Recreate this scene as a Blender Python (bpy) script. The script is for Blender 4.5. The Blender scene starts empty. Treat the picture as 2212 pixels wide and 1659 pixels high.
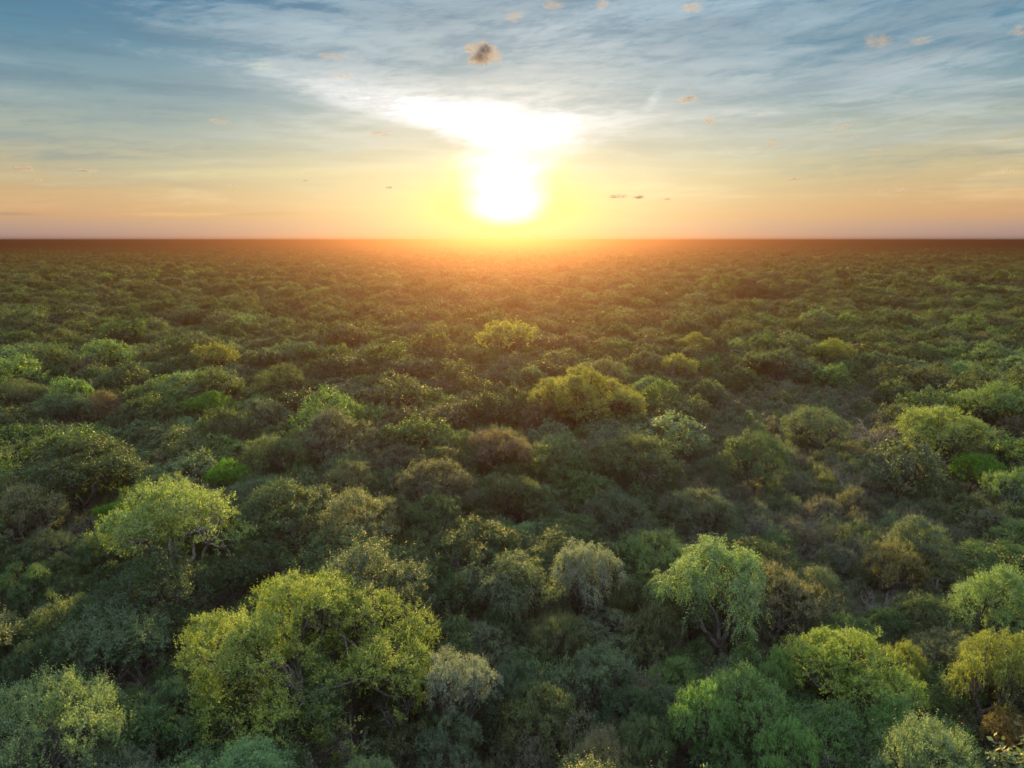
import bpy, math, random
import numpy as np

# ------------------------------------------------------------------ camera
SC = bpy.context.scene
COL = SC.collection
PITCH = math.radians(11.55)
CAM_Z = 30.0
FD = 1522.0                       # focal length in the pixels used below (photograph 2212 wide)
cam_data = bpy.data.cameras.new("camera")
cam_data.sensor_width = 36.0
cam_data.lens = 36.0 * FD / 2212.0
cam_data.clip_start = 0.5
cam_data.clip_end = 200000.0
cam = bpy.data.objects.new("camera", cam_data)
COL.objects.link(cam)
cam.location = (0, 0, CAM_Z)
cam.rotation_euler = (math.pi / 2 - PITCH, 0, 0)
SC.camera = cam
CP, SP = math.cos(PITCH), math.sin(PITCH)

def ray(x, y):
    u, v = (x - 1106.0) / FD, (829.5 - y) / FD
    return np.array([u, CP + v * SP, -SP + v * CP])

def azel(x, y):
    d = ray(x, y); d = d / np.linalg.norm(d)
    return math.atan2(d[0], d[1]), math.asin(d[2])

def project(x, y, z):
    dz = z - CAM_Z
    dep = y * CP - dz * SP
    up = y * SP + dz * CP
    return 1106.0 + FD * x / dep, 829.5 - FD * up / dep, dep

# ------------------------------------------------------------------ node helper
class N:
    """wraps a socket so that node maths can be written as formulas"""
    tree = None
    def __init__(s, sock): s.s = sock
    @staticmethod
    def lk(inp, v):
        if isinstance(v, N): N.tree.links.new(v.s, inp)
        else: inp.default_value = v
    @staticmethod
    def m(op, *a, clamp=False):
        n = N.tree.nodes.new("ShaderNodeMath"); n.operation = op; n.use_clamp = clamp
        for i, v in enumerate(a): N.lk(n.inputs[i], v)
        return N(n.outputs[0])
    def __add__(s, o): return N.m("ADD", s, o)
    def __radd__(s, o): return N.m("ADD", o, s)
    def __sub__(s, o): return N.m("SUBTRACT", s, o)
    def __rsub__(s, o): return N.m("SUBTRACT", o, s)
    def __mul__(s, o): return N.m("MULTIPLY", s, o)
    def __rmul__(s, o): return N.m("MULTIPLY", o, s)
    def __truediv__(s, o): return N.m("DIVIDE", s, o)
    def __pow__(s, o): return N.m("POWER", s, o)

def combine(x, y, z):
    n = N.tree.nodes.new("ShaderNodeCombineXYZ")
    for i, v in enumerate((x, y, z)): N.lk(n.inputs[i], v)
    return N(n.outputs[0])

def noise(vec, scale, detail=4.0, rough=0.5, dist=0.0):
    n = N.tree.nodes.new("ShaderNodeTexNoise")
    n.inputs["Scale"].default_value = scale; n.inputs["Detail"].default_value = detail
    n.inputs["Roughness"].default_value = rough; n.inputs["Distortion"].default_value = dist
    if vec is not None: N.tree.links.new(vec.s, n.inputs["Vector"])
    return N(n.outputs["Fac"])

def smooth(x, a, b, lo=0.0, hi=1.0):
    n = N.tree.nodes.new("ShaderNodeMapRange"); n.interpolation_type = "SMOOTHSTEP"
    N.lk(n.inputs[0], x)
    for i, v in enumerate((a, b, lo, hi)): n.inputs[i + 1].default_value = v
    return N(n.outputs[0])

def mixc(f, a, b, mode="MIX"):
    n = N.tree.nodes.new("ShaderNodeMix"); n.data_type = "RGBA"; n.blend_type = mode
    N.lk(n.inputs[0], f)
    for i, v in ((6, a), (7, b)):
        if isinstance(v, N): N.tree.links.new(v.s, n.inputs[i])
        else: n.inputs[i].default_value = (v[0], v[1], v[2], 1.0)
    return N(n.outputs[2])

def ramp(f, stops):
    n = N.tree.nodes.new("ShaderNodeValToRGB"); N.lk(n.inputs[0], f)
    el = n.color_ramp.elements
    while len(el) > 1: el.remove(el[-1])
    for i, (p, c) in enumerate(stops):
        e = el[0] if i == 0 else el.new(p)
        e.position = p; e.color = (c[0], c[1], c[2], 1.0)
    return N(n.outputs[0])

def srgb(r, g, b):
    f = lambda c: (c / 255 / 12.92) if c <= 10 else ((c / 255 + 0.055) / 1.055) ** 2.4
    return (f(r), f(g), f(b))

# ------------------------------------------------------------------ sky
SUN_EL = math.radians(5.5)
SUN_AZ = azel(1092, 350)[0]
world = bpy.data.worlds.new("World"); SC.world = world; world.use_nodes = True
wt = world.node_tree; wt.nodes.clear(); N.tree = wt
tc = wt.nodes.new("ShaderNodeTexCoord")
sep = wt.nodes.new("ShaderNodeSeparateXYZ")
nv = wt.nodes.new("ShaderNodeVectorMath"); nv.operation = "NORMALIZE"
wt.links.new(tc.outputs["Generated"], nv.inputs[0]); wt.links.new(nv.outputs[0], sep.inputs[0])
X, Y, Z = (N(sep.outputs[i]) for i in range(3))
DEG = 180.0 / math.pi
el = N.m("ARCSINE", Z) * DEG
az = N.m("ARCTAN2", X, Y) * DEG
elc = N.m("MAXIMUM", el, 0.0)
# thin high cloud: streaks lie flat on a layer overhead, so they squeeze together towards the horizon
zz = N.m("MAXIMUM", Z, 0.0) + 0.06
warp = noise(combine(az * 0.045, el * 0.11, 1.7), 1.0, 3.0) - 0.5
pl = combine(X / zz * 0.85 + warp * 1.6, Y / zz * 1.55 + X / zz * 0.18 + warp * 2.2, 3.1)
streak = noise(pl, 1.15, 8.0, 0.6, 0.35)
pl2 = combine(az * 0.05 + warp * 0.6, el * 0.62 + az * 0.025 + warp * 2.0, 9.3)
band = noise(pl2, 1.0, 7.0, 0.56, 0.2)
fine = noise(combine(az * 0.26 + warp * 1.5, el * 1.3 - az * 0.10 + warp * 2.0, 5.5), 1.0, 7.0, 0.65, 0.3)
hair = noise(combine(az * 0.60 + warp * 3.0, el * 2.9 - az * 0.35 + warp * 6.0, 7.7), 1.0, 8.0, 0.66, 0.4)
band2 = noise(combine(az * 0.06 + warp * 0.5 + 31.0, el * 0.75 - az * 0.03 + warp * 2.0, 2.2), 1.0, 6.0, 0.55, 0.2)
patch = noise(combine(az * 0.035, el * 0.09, 4.4), 1.0, 2.0)

clear = ramp(elc * (1 / 90.0), [
    (0.000, srgb(160, 142, 152)), (0.008, srgb(176, 148, 146)), (0.020, srgb(212, 160, 120)),
    (0.036, srgb(218, 174, 122)), (0.055, srgb(208, 186, 140)), (0.080, srgb(182, 184, 162)),
    (0.110, srgb(138, 164, 170)), (0.145, srgb(88, 138, 162)), (0.190, srgb(52, 112, 150)),
    (0.300, srgb(104, 150, 186)), (0.500, srgb(196, 214, 232)), (1.000, srgb(214, 228, 242))])  # upper stops paled above the view to give the trees more light
cirrus = ramp(elc * (1 / 90.0), [
    (0.000, srgb(186, 150, 150)), (0.020, srgb(236, 178, 128)), (0.045, srgb(246, 218, 160)),
    (0.080, srgb(222, 220, 204)), (0.120, srgb(192, 208, 212)), (0.200, srgb(158, 190, 206)),
    (0.450, srgb(232, 238, 244)), (1.000, srgb(240, 244, 250))])  # overhead veil whitened out of view as added fill light
cov = smooth(streak * 0.50 + band * 0.55 + (fine - 0.5) * 0.55 + (hair - 0.5) * 0.22 + (patch - 0.5) * 0.75 + smooth(az, -34.0, -6.0, -0.10, 0.02), 0.44, 0.76)
sky = mixc(cov * smooth(el, 0.3, 4.0), clear, cirrus)
dark = smooth(fine * 0.35 + hair * 0.18 + band2 * 0.57, 0.48, 0.68, 0.0, 0.52)
sky = mixc(dark * smooth(el, 2.0, 6.0) * smooth(el, 30.0, 60.0, 1.0, 0.4), sky, srgb(82, 116, 138))

def blob(x, y, sx, sy, tilt=0.0, soft=None):
    """a soft patch in the sky about a direction, its half sizes given in picture units"""
    a, e = (v * DEG for v in azel(x, y))
    sx, sy = sx / FD * DEG, sy / FD * DEG
    c, s = math.cos(tilt), math.sin(tilt)
    da, de = az - a, el - e
    u = (da * c + de * s) * (1 / sx); v = (de * c - da * s) * (1 / sy)
    r2 = u * u + v * v
    return N.m("EXPONENT", r2 * -1.0)

def add(base, f, col):
    return mixc(f, base, col)

wisp = smooth(fine * 0.6 + hair * 0.4, 0.40, 0.62); wisp2 = smooth(band * 0.5 + streak * 0.5, 0.36, 0.62)
W8 = srgb(232, 236, 236)
for (x, y, sx, sy, t, amp, col) in [
        (1990, 135, 130, 24, 0.0, 0.75, srgb(196, 206, 208)),
        (566, 141, 24, 9, 0.0, 0.95, srgb(226, 234, 214)),
        (1412, 214, 20, 9, 0.9, 0.95, srgb(236, 242, 242)),
        (760, 170, 190, 55, -0.1, 0.65, srgb(206, 214, 220)),
        (1250, 110, 230, 90, 0.0, 0.55, srgb(192, 208, 218)),
        (900, 60, 330, 70, 0.1, 0.40, srgb(170, 192, 204)),
        (1760, 40, 160, 22, -0.1, 0.55, srgb(170, 194, 204)),
        (1560, 190, 200, 30, 0.1, 0.50, srgb(196, 206, 208)),
        (560, 372, 260, 9, 0.05, 0.75, srgb(250, 232, 168)),
        (440, 350, 200, 8, 0.06, 0.65, srgb(232, 216, 168)),
        (400, 463, 70, 3, 0.02, 0.85, srgb(252, 208, 128)),
        (1900, 300, 330, 16, 0.02, 0.40, srgb(214, 214, 200)),
        (1600, 330, 220, 22, 0.0, 0.60, srgb(240, 230, 196))]:
    sky = add(sky, blob(x, y, sx, sy, t) * (wisp * 0.65 + 0.35) * amp, col)
for (x, y, sx, sy, t, amp, col) in [
        (560, 463, 70, 3.5, 0.03, 0.7, srgb(176, 132, 104)),
        (20, 462, 40, 3, 0.0, 0.6, srgb(150, 130, 120)),
        (1480, 275, 150, 14, -0.05, 0.5, srgb(150, 166, 172)),
        (1560, 318, 200, 9, -0.02, 0.5, srgb(158, 160, 160)),
        (300, 280, 380, 90, 0.0, 0.45, srgb(136, 160, 164))]:
    sky = add(sky, blob(x, y, sx, sy, t) * (wisp2 * 0.6 + 0.4) * amp, col)
# the low sun behind the thin cloud: broad warm glow, yellow skirt, burnt-out heart
veil = 0.55 + (band - 0.5) * 1.2 + (fine - 0.5) * 0.5
sky = mixc(blob(1092, 300, 430, 150) * veil * 1.05, sky, srgb(244, 240, 224))
sky = mixc(blob(1092, 400, 520, 80) * 0.55, sky, srgb(246, 232, 168))
sky = mixc(N.m("MINIMUM", blob(1092, 440, 150, 46) * 1.30, 1.0) * (wisp * 0.3 + 0.6), sky, srgb(238, 232, 56))
sky = mixc(blob(1092, 515, 640, 17) * 0.55, sky, srgb(236, 156, 112))
heart = blob(1092, 385, 124, 84) * 1.45 + blob(1115, 262, 330, 66, -0.03) * 1.12 \
    + blob(850, 222, 270, 34, -0.16) * 0.78 + blob(1094, 452, 84, 38) * 1.05
heart = heart * (0.70 + (wisp * 0.34 + (band - 0.5) * 0.6) * smooth(el, 3.0, 9.0, 0.25, 1.0))
heart = heart - blob(800, 272, 190, 17, -0.20) * 0.75 - blob(1460, 285, 130, 12, -0.05) * 0.35
yel = smooth(heart, 0.34, 0.62)
sky = mixc(yel * smooth(el, 4.5, 8.0, 0.95, 0.0) * blob(1092, 450, 330, 130), sky, srgb(236, 240, 56))
sky = mixc(smooth(heart, 0.26, 1.20) * smooth(el, 0.2, 1.3), sky, (1.0, 1.0, 0.98))
core = smooth(heart, 1.0, 1.7)
back = smooth(Y, -0.9, 0.35)
sky = mixc(back, mixc(0.45, sky, srgb(206, 214, 226)), sky)
nish = wt.nodes.new("ShaderNodeTexSky"); nish.sky_type = "NISHITA"
nish.sun_disc = False; nish.sun_elevation = SUN_EL; nish.sun_rotation = SUN_AZ
nish.altitude = 200.0; nish.dust_density = 0.6; nish.ozone_density = 2.0
bg1 = wt.nodes.new("ShaderNodeBackground"); wt.links.new(nish.outputs[0], bg1.inputs[0]); bg1.inputs[1].default_value = 0.006
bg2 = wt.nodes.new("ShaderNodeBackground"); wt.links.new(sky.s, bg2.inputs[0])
N.lk(bg2.inputs[1], smooth(el, 16.0, 45.0, 0.212, 0.56))  # sky strengthened overhead, outside the view, as added fill light for the trees
bg3 = wt.nodes.new("ShaderNodeBackground"); bg3.inputs[0].default_value = (1.0, 0.74, 0.36, 1.0)
N.lk(bg3.inputs[1], core * 11.0)
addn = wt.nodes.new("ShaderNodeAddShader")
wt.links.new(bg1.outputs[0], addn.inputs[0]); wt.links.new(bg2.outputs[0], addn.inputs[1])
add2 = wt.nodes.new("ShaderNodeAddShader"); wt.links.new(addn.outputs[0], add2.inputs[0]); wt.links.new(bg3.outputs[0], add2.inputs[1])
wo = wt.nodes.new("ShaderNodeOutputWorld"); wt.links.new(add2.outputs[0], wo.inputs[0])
world.cycles.sampling_method = "MANUAL"; world.cycles.sample_map_resolution = 1024

sun_data = bpy.data.lights.new("sun", "SUN")
sun_data.energy = 4.2; sun_data.angle = math.radians(0.6); sun_data.color = (1.0, 0.67, 0.15)
sun = bpy.data.objects.new("sun", sun_data); COL.objects.link(sun)
sun.location = (0, 300, 60)
sun.rotation_euler = (math.pi / 2 - SUN_EL, 0, math.pi - SUN_AZ)   # its light travels towards the camera
vs = SC.view_settings
vs.view_transform = "Standard"; vs.look = "None"; vs.exposure = 1.92; vs.gamma = 1.0; vs.use_curve_mapping = False
SC.cycles.max_bounces = 8; SC.cycles.diffuse_bounces = 5; SC.cycles.transmission_bounces = 5
SC.cycles.volume_bounces = 1; SC.cycles.transparent_max_bounces = 64
SC.cycles.use_denoising = True; SC.cycles.denoising_input_passes = "RGB_ALBEDO_NORMAL"
SC.cycles.sample_clamp_indirect = 3.0; SC.cycles.sample_clamp_direct = 12.0
SC.cycles.caustics_reflective = False; SC.cycles.caustics_refractive = False

# ------------------------------------------------------------------ materials
def new_mat(name):
    m = bpy.data.materials.new(name); m.use_nodes = True
    t = m.node_tree; t.nodes.clear(); N.tree = t
    return m, t, t.nodes.new("ShaderNodeOutputMaterial")

def attr(name, kind):
    n = N.tree.nodes.new("ShaderNodeAttribute"); n.attribute_name = name; n.attribute_type = kind
    return n

def foliage_material():
    m, t, out = new_mat("foliage")
    tint = N(attr("tint", "INSTANCER").outputs["Color"])
    leaf = N(attr("leaf_tone", "GEOMETRY").outputs["Fac"])
    tco = t.nodes.new("ShaderNodeTexCoord"); obj = N(tco.outputs["Object"])
    gen = t.nodes.new("ShaderNodeNewGeometry"); pos = N(gen.outputs["Position"])
    patchn = noise(pos, 0.55, 3.0)
    big = noise(pos, 0.035, 2.0)
    # new leaves are yellower and paler than old ones; each leaf has its own tone
    young = smooth(leaf * 0.45 + patchn * 0.75, 0.50, 0.85)
    col = mixc(young * 0.75, tint, mixc(1.0, tint, (1.32, 1.25, 0.80), "MULTIPLY"))
    val = 0.95 + leaf * 1.15 + (big - 0.5) * 0.7
    vm = t.nodes.new("ShaderNodeVectorMath"); vm.operation = "SCALE"
    t.links.new(col.s, vm.inputs[0]); N.lk(vm.inputs["Scale"], val)
    c = N(vm.outputs[0])
    p = t.nodes.new("ShaderNodeBsdfPrincipled"); t.links.new(c.s, p.inputs["Base Color"])
    p.inputs["Roughness"].default_value = 0.52; p.inputs["Specular IOR Level"].default_value = 0.36
    tr = t.nodes.new("ShaderNodeBsdfTranslucent")
    ct = mixc(1.0, c, (1.25, 1.38, 0.85), "MULTIPLY"); t.links.new(ct.s, tr.inputs[0])
    mx = t.nodes.new("ShaderNodeMixShader"); mx.inputs[0].default_value = 0.45
    t.links.new(p.outputs[0], mx.inputs[1]); t.links.new(tr.outputs[0], mx.inputs[2])
    t.links.new(mx.outputs[0], out.inputs[0])
    return m

def bark_material(name, a, b):
    m, t, out = new_mat(name)
    tco = t.nodes.new("ShaderNodeTexCoord"); obj = N(tco.outputs["Object"])
    f = noise(obj, 7.0, 6.0, 0.65)
    col = mixc(smooth(f, 0.35, 0.68), a, b)
    p = t.nodes.new("ShaderNodeBsdfPrincipled"); t.links.new(col.s, p.inputs["Base Color"])
    p.inputs["Roughness"].default_value = 0.9
    bp = t.nodes.new("ShaderNodeBump"); bp.inputs["Strength"].default_value = 0.6; N.lk(bp.inputs["Height"], f)
    t.links.new(bp.outputs[0], p.inputs["Normal"]); t.links.new(p.outputs[0], out.inputs[0])
    return m

M_LEAF = foliage_material()
M_BARK = bark_material("bark", (0.055, 0.042, 0.034), (0.17, 0.15, 0.13))
M_PALE = bark_material("bare_wood", (0.16, 0.14, 0.13), (0.42, 0.40, 0.38))

def ground_material():
    m, t, out = new_mat("forest_floor")
    gen = t.nodes.new("ShaderNodeNewGeometry"); pos = N(gen.outputs["Position"])
    f = noise(pos, 0.9, 6.0, 0.6); g = noise(pos, 0.12, 3.0)
    col = mixc(smooth(f, 0.35, 0.65), (0.045, 0.038, 0.030), (0.110, 0.095, 0.070))
    col = mixc(smooth(g, 0.45, 0.62) * 0.6, col, (0.032, 0.042, 0.017))
    p = t.nodes.new("ShaderNodeBsdfPrincipled"); t.links.new(col.s, p.inputs["Base Color"])
    p.inputs["Roughness"].default_value = 0.95
    t.links.new(p.outputs[0], out.inputs[0]); return m

def far_canopy_material():
    m, t, out = new_mat("far_canopy")
    gen = t.nodes.new("ShaderNodeNewGeometry"); pos = N(gen.outputs["Position"])
    f = noise(pos, 0.11, 5.0, 0.7); g = noise(pos, 0.004, 4.0, 0.6)
    col = mixc(smooth(f, 0.36, 0.66), (0.020, 0.032, 0.018), (0.085, 0.110, 0.050))
    col = mixc(smooth(g, 0.40, 0.65) * 0.6, col, (0.020, 0.028, 0.016))
    p = t.nodes.new("ShaderNodeBsdfPrincipled"); t.links.new(col.s, p.inputs["Base Color"])
    p.inputs["Roughness"].default_value = 0.95; p.inputs["Specular IOR Level"].default_value = 0.1
    t.links.new(p.outputs[0], out.inputs[0]); return m

# ------------------------------------------------------------------ mesh helpers
def mesh_from(name, verts, faces4=None, faces3=None, mats=(), tone=None, smooth_faces=False):
    me = bpy.data.meshes.new(name)
    n4 = 0 if faces4 is None else len(faces4); n3 = 0 if faces3 is None else len(faces3)
    me.vertices.add(len(verts)); me.vertices.foreach_set("co", np.asarray(verts, np.float32).ravel())
    idx = []; starts = []; tot = 0
    if n4: idx.append(np.asarray(faces4).ravel()); starts.append(np.arange(n4) * 4)
    if n3: idx.append(np.asarray(faces3).ravel()); starts.append(n4 * 4 + np.arange(n3) * 3)
    idx = np.concatenate(idx).astype(np.int32)
    me.loops.add(len(idx)); me.loops.foreach_set("vertex_index", idx)
    me.polygons.add(n4 + n3)
    me.polygons.foreach_set("loop_start", np.concatenate(starts).astype(np.int32))
    me.polygons.foreach_set("use_smooth", np.full(n4 + n3, smooth_faces))
    for m in mats: me.materials.append(m)
    if tone is not None:
        a = me.attributes.new("leaf_tone", "FLOAT", "FACE"); a.data.foreach_set("value", np.asarray(tone, np.float32))
    me.update(calc_edges=True)
    return me

def unit(v): return v / np.maximum(np.linalg.norm(v, axis=-1, keepdims=True), 1e-9)

class Tubes:
    def __init__(s): s.v = []; s.f = []; s.n = 0
    def add(s, pts, r0, r1, sides=5):
        pts = np.asarray(pts, float); k = len(pts)
        d = np.gradient(pts, axis=0); d = unit(d)
        ref = np.array([0.31, 0.95, 0.12]); 
        a = unit(np.cross(d, ref)); b = np.cross(d, a)
        ang = np.linspace(0, 2 * np.pi, sides, endpoint=False)
        rr = np.linspace(r0, r1, k)
        ring = pts[:, None] + rr[:, None, None] * (a[:, None] * np.cos(ang)[None, :, None] + b[:, None] * np.sin(ang)[None, :, None])
        s.v.append(ring.reshape(-1, 3))
        i = np.arange(k - 1)[:, None] * sides; j = np.arange(sides)[None]; j2 = (j + 1) % sides
        s.f.append((np.stack([i + j, i + j2, i + sides + j2, i + sides + j], -1).reshape(-1, 4)) + s.n)
        s.n += k * sides
    def mesh(s, name, mat):
        return mesh_from(name, np.concatenate(s.v), np.concatenate(s.f), mats=(mat,), smooth_faces=True)

def curve(rng, a, b, n=7, wob=0.12, sag=0.0):
    a = np.asarray(a, float); b = np.asarray(b, float); t = np.linspace(0, 1, n)[:, None]
    L = np.linalg.norm(b - a)
    off = rng.normal(0, 1, (n, 3)); off = (off + np.roll(off, 1, 0)) * 0.5 * wob * L
    off *= (np.sin(np.pi * t) ** 0.7)
    p = a + (b - a) * t + off
    p[:, 2] += sag * L * (np.sin(np.pi * t[:, 0]))
    return p

# ------------------------------------------------------------------ crowns
FORM = {   # domes in a crown, their size, how far out they sit, cushions on each, cushion size, flatness, crown bottom
    "grand":   (15, (0.24, 0.42), 0.72, 9, (0.09, 0.165), (0.62, 0.80), 0.40),
    "cloudy":  (7, (0.30, 0.50), 0.58, 8, (0.16, 0.26), (0.60, 0.80), 0.42),
    "round":   (5, (0.42, 0.72), 0.46, 12, (0.12, 0.20), (0.80, 1.00), 0.26),
    "ragged":  (6, (0.30, 0.52), 0.58, 8, (0.13, 0.22), (0.70, 0.95), 0.34),
    "bush":    (3, (0.50, 0.72), 0.38, 7, (0.18, 0.30), (0.75, 1.00), 0.05),
}
def clumps_for(rng, style, R, H):
    """centres, radii and flatness of the cushions that make a crown, and the domes they sit on (crown top at z = H)"""
    nsub, sr, off, per, cr, fl, bot = FORM[style]
    C = []; RC = []; FL = []; D = []
    a0 = rng.uniform(0, 6.28)
    for k in range(nsub):
        r = R * rng.uniform(*sr)
        if k == 0: cx = cy = 0.0; top = H * (0.93 if style in ("grand", "cloudy", "ragged") else 1.0)
        else:
            a = a0 + k * 2 * np.pi / (nsub - 1) + rng.uniform(-0.35, 0.35); o = min(off * rng.uniform(0.75, 1.15) * R, R * 1.04 - r)
            cx, cy = o * np.cos(a), o * np.sin(a); top = H * (1 - (o / R) ** 2 * rng.uniform(0.12, 0.62) - rng.uniform(0, 0.14 if style != "grand" else 0.22))
        vz = min(r * 0.85, (top - bot * H)); cz = top - vz
        D.append((cx, cy, cz, r, vz))
        for i in range(per):
            z = 1 - (i + rng.uniform(0.1, 0.9)) / per * 1.32; z = max(z, -0.4)
            th = (i + rng.uniform(-.35, .35)) * 2.399963 + a0 + k; q = math.sqrt(max(0, 1 - z * z))
            rc = R * rng.uniform(*cr)
            C.append((cx + q * np.cos(th) * (r - rc * .75), cy + q * np.sin(th) * (r - rc * .75), cz + z * (vz - rc * 0.5) ))
            RC.append(rc); FL.append(rng.uniform(*fl))
    C = np.array(C); C += rng.normal(0, 1, C.shape) * R * (0.035, 0.055)[style in ("ragged", "round", "bush")] * np.array([1.0, 1.0, 0.8])
    C[:, 2] = np.clip(C[:, 2], 0.12 * H, H * 1.02 - np.array(RC) * 0.6)
    return C, np.array(RC), np.array(FL), np.array(D)

def leaf_cloud(rng, C, RC, FL, D, n_sprigs, per, leaf, sprig_len, droop=0.0, spikes=0.0, tuft=0.26):
    # tufts sit on the cushions, sprigs in the tufts, leaves on the sprigs
    nt = np.maximum(3, (RC / tuft) ** 2 * 2.6 * rng.uniform(0.5, 1.4, len(RC))).astype(int)
    o1 = np.repeat(np.arange(len(C)), nt); m = len(o1)
    d = unit(rng.normal(0, 1, (m, 3)) + np.array([0, 0, 0.55]))
    fl3 = np.stack([np.ones(m), np.ones(m), FL[o1]], -1)
    tc = C[o1] + d * (RC[o1] * rng.uniform(0.66, 1.26, m))[:, None] * fl3
    own = rng.integers(0, m, n_sprigs)
    dd = unit(rng.normal(0, 1, (n_sprigs, 3)) + d[own] * 0.8 + np.array([0, 0, 0.3]))
    p = tc[own] + dd * tuft * (rng.random(n_sprigs) ** 0.6)[:, None] * rng.uniform(0.5, 1.0, n_sprigs)[:, None]
    d = unit(dd + d[own])
    q = np.ones(n_sprigs, bool)
    for (cx, cy, cz, r, vz) in D:
        e = (p - np.array([cx, cy, cz])) / np.array([r, r, vz]) / 0.74; q &= ~((e ** 2).sum(1) < 1)
    keep = q | (rng.random(n_sprigs) < 0.12)
    p, d = p[keep], d[keep]; m = len(p)
    ax = unit(d * 0.75 + rng.normal(0, 0.34, (m, 3)) + np.array([0, 0, 0.40 - droop]))
    L = sprig_len * rng.uniform(0.5, 1.3, m)
    if spikes > 0:
        s = (rng.random(m) < spikes) & (d[:, 2] > 0.2)
        L[s] *= rng.uniform(1.5, 2.8, s.sum()); ax[s] = unit(ax[s] + np.array([0, 0, 0.9]))
    t = np.tile(np.linspace(0.05, 1, per), m)
    P = np.repeat(p, per, 0); A = np.repeat(ax, per, 0); LL = np.repeat(L, per)
    P = P + A * (t * LL)[:, None]; P[:, 2] -= droop * (t ** 2) * LL * 0.7
    k = len(P)
    side = unit(np.cross(A, rng.normal(0, 1, (k, 3))))
    la = unit(A * 0.45 + side * 0.9 + rng.normal(0, 0.15, (k, 3)) - np.array([0, 0, droop * 0.5]))
    nrm = unit(rng.normal(0, 0.42, (k, 3)) + np.array([0, 0, 0.55]) + np.repeat(d, per, 0) * 0.9)
    lb = unit(np.cross(la, nrm))
    ll = leaf * rng.uniform(0.65, 1.35, k); lw = ll * rng.uniform(0.46, 0.66, k)
    V = np.empty((k, 4, 3))
    V[:, 0] = P; V[:, 1] = P + la * (ll * 0.5)[:, None] + lb * (lw * 0.5)[:, None]
    V[:, 2] = P + la * ll[:, None] - nrm * (ll * 0.12)[:, None]; V[:, 3] = P + la * (ll * 0.5)[:, None] - lb * (lw * 0.5)[:, None]
    tone = np.clip(np.repeat(rng.normal(0.5, 0.2, m), per) + rng.normal(0, 0.14, k), 0, 1)
    V = V.reshape(-1, 3)
    V[:, 2] = np.maximum(V[:, 2], 0.05)
    F = np.arange(k * 4).reshape(-1, 4)
    return V, F, tone

def make_kind(seed, style, R, H, n_leaves, leaf, sprig_len, per=7, droop=0.0, spikes=0.0, twigs=3, pale=False):
    rng = np.random.default_rng(seed)
    C, RC, FL, D = clumps_for(rng, style, R, H)
    V, F, tone = leaf_cloud(rng, C, RC, FL, D, int(n_leaves / per * 1.25), per, leaf, sprig_len, droop, spikes, max(0.24, leaf * 1.9))
    crown = mesh_from("crown", V, F, mats=(M_LEAF,), tone=tone)
    T = Tubes()
    if style == "bush":
        for c, r in zip(C, RC):
            T.add(curve(rng, (rng.normal(0, .06), rng.normal(0, .06), 0), c, 6, 0.10), 0.035 * R + 0.01, 0.012, 4)
            for _ in range(twigs):
                e = c + unit(rng.normal(0, 1, 3) + np.array([0, 0, .6])) * r * rng.uniform(0.8, 1.15)
                T.add(curve(rng, c, e, 4, 0.15), 0.012, 0.005, 3)
    else:
        tr = 0.05 * R + 0.06; fz = H * 0.30
        base = curve(rng, (0, 0, -0.1), (rng.normal(0, .1) * R, rng.normal(0, .1) * R, fz), 6, 0.06)
        T.add(base, tr * 1.25, tr * 0.85, 8)
        top = base[-1]; nl = 5
        mains = []
        for k in range(nl):
            a = k * 2 * np.pi / nl + rng.uniform(-0.4, 0.4); rr = R * rng.uniform(0.32, 0.5)
            e = np.array([np.cos(a) * rr, np.sin(a) * rr, H * rng.uniform(0.48, 0.60)])
            pts = curve(rng, top - [0, 0, 0.1], e, 7, 0.09, -0.05); mains.append(pts)
            T.add(pts, tr * 0.62, tr * 0.30, 6)
        for c, r in zip(C, RC):
            b = min((pt for pts in mains for pt in pts[2:]), key=lambda q: np.linalg.norm(q - c) + max(0, q[2] - c[2]))
            T.add(curve(rng, b, c, 6, 0.13, -0.04), tr * 0.26, tr * 0.10, 5)
            for _ in range(twigs):
                e = c + unit(rng.normal(0, 1, 3) + np.array([0, 0, .25])) * r * rng.uniform(0.8, 1.08) * np.array([1, 1, .75])
                T.add(curve(rng, c, e, 5, 0.16), tr * 0.10, 0.008, 3)
    stem = T.mesh("stems" if style == "bush" else "trunk", M_PALE if pale else M_BARK)
    return dict(crown=crown, stem=stem, R=R, H=H, style=style)

def make_dead(seed, R, H, pale=True, mess=5):
    rng = np.random.default_rng(seed); T = Tubes(); B = Tubes()
    fork = np.array([rng.normal(0, .2), rng.normal(0, .2), H * 0.3])
    T.add(curve(rng, (0, 0, -0.1), fork, 6, 0.08), 0.16 + R * 0.02, 0.13, 7)
    def grow(p, d, L, r, depth):
        e = p + d * L; pts = curve(rng, p, e, 6, 0.14); B.add(pts, r, r * 0.5, 5 if depth < 2 else 3)
        if depth >= 4: return
        for _ in range(3 if depth < 2 else 3):
            k = rng.integers(2, 6)
            nd = unit(d + rng.normal(0, 0.62, 3) + np.array([0, 0, 0.12]))
            grow(pts[k], nd, L * rng.uniform(0.5, 0.78), r * 0.55, depth + 1)
    for k in range(mess):
        a = k * 2 * np.pi / mess + rng.uniform(-0.5, 0.5)
        grow(fork, unit(np.array([np.cos(a) * R, np.sin(a) * R, H * 0.75])), 0.45 * math.hypot(R, H * 0.6), 0.09, 0)
    return dict(crown=B.mesh("branches", M_PALE if pale else M_BARK), stem=T.mesh("trunk", M_PALE if pale else M_BARK), R=R, H=H, style="dead")

K = {}
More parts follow.
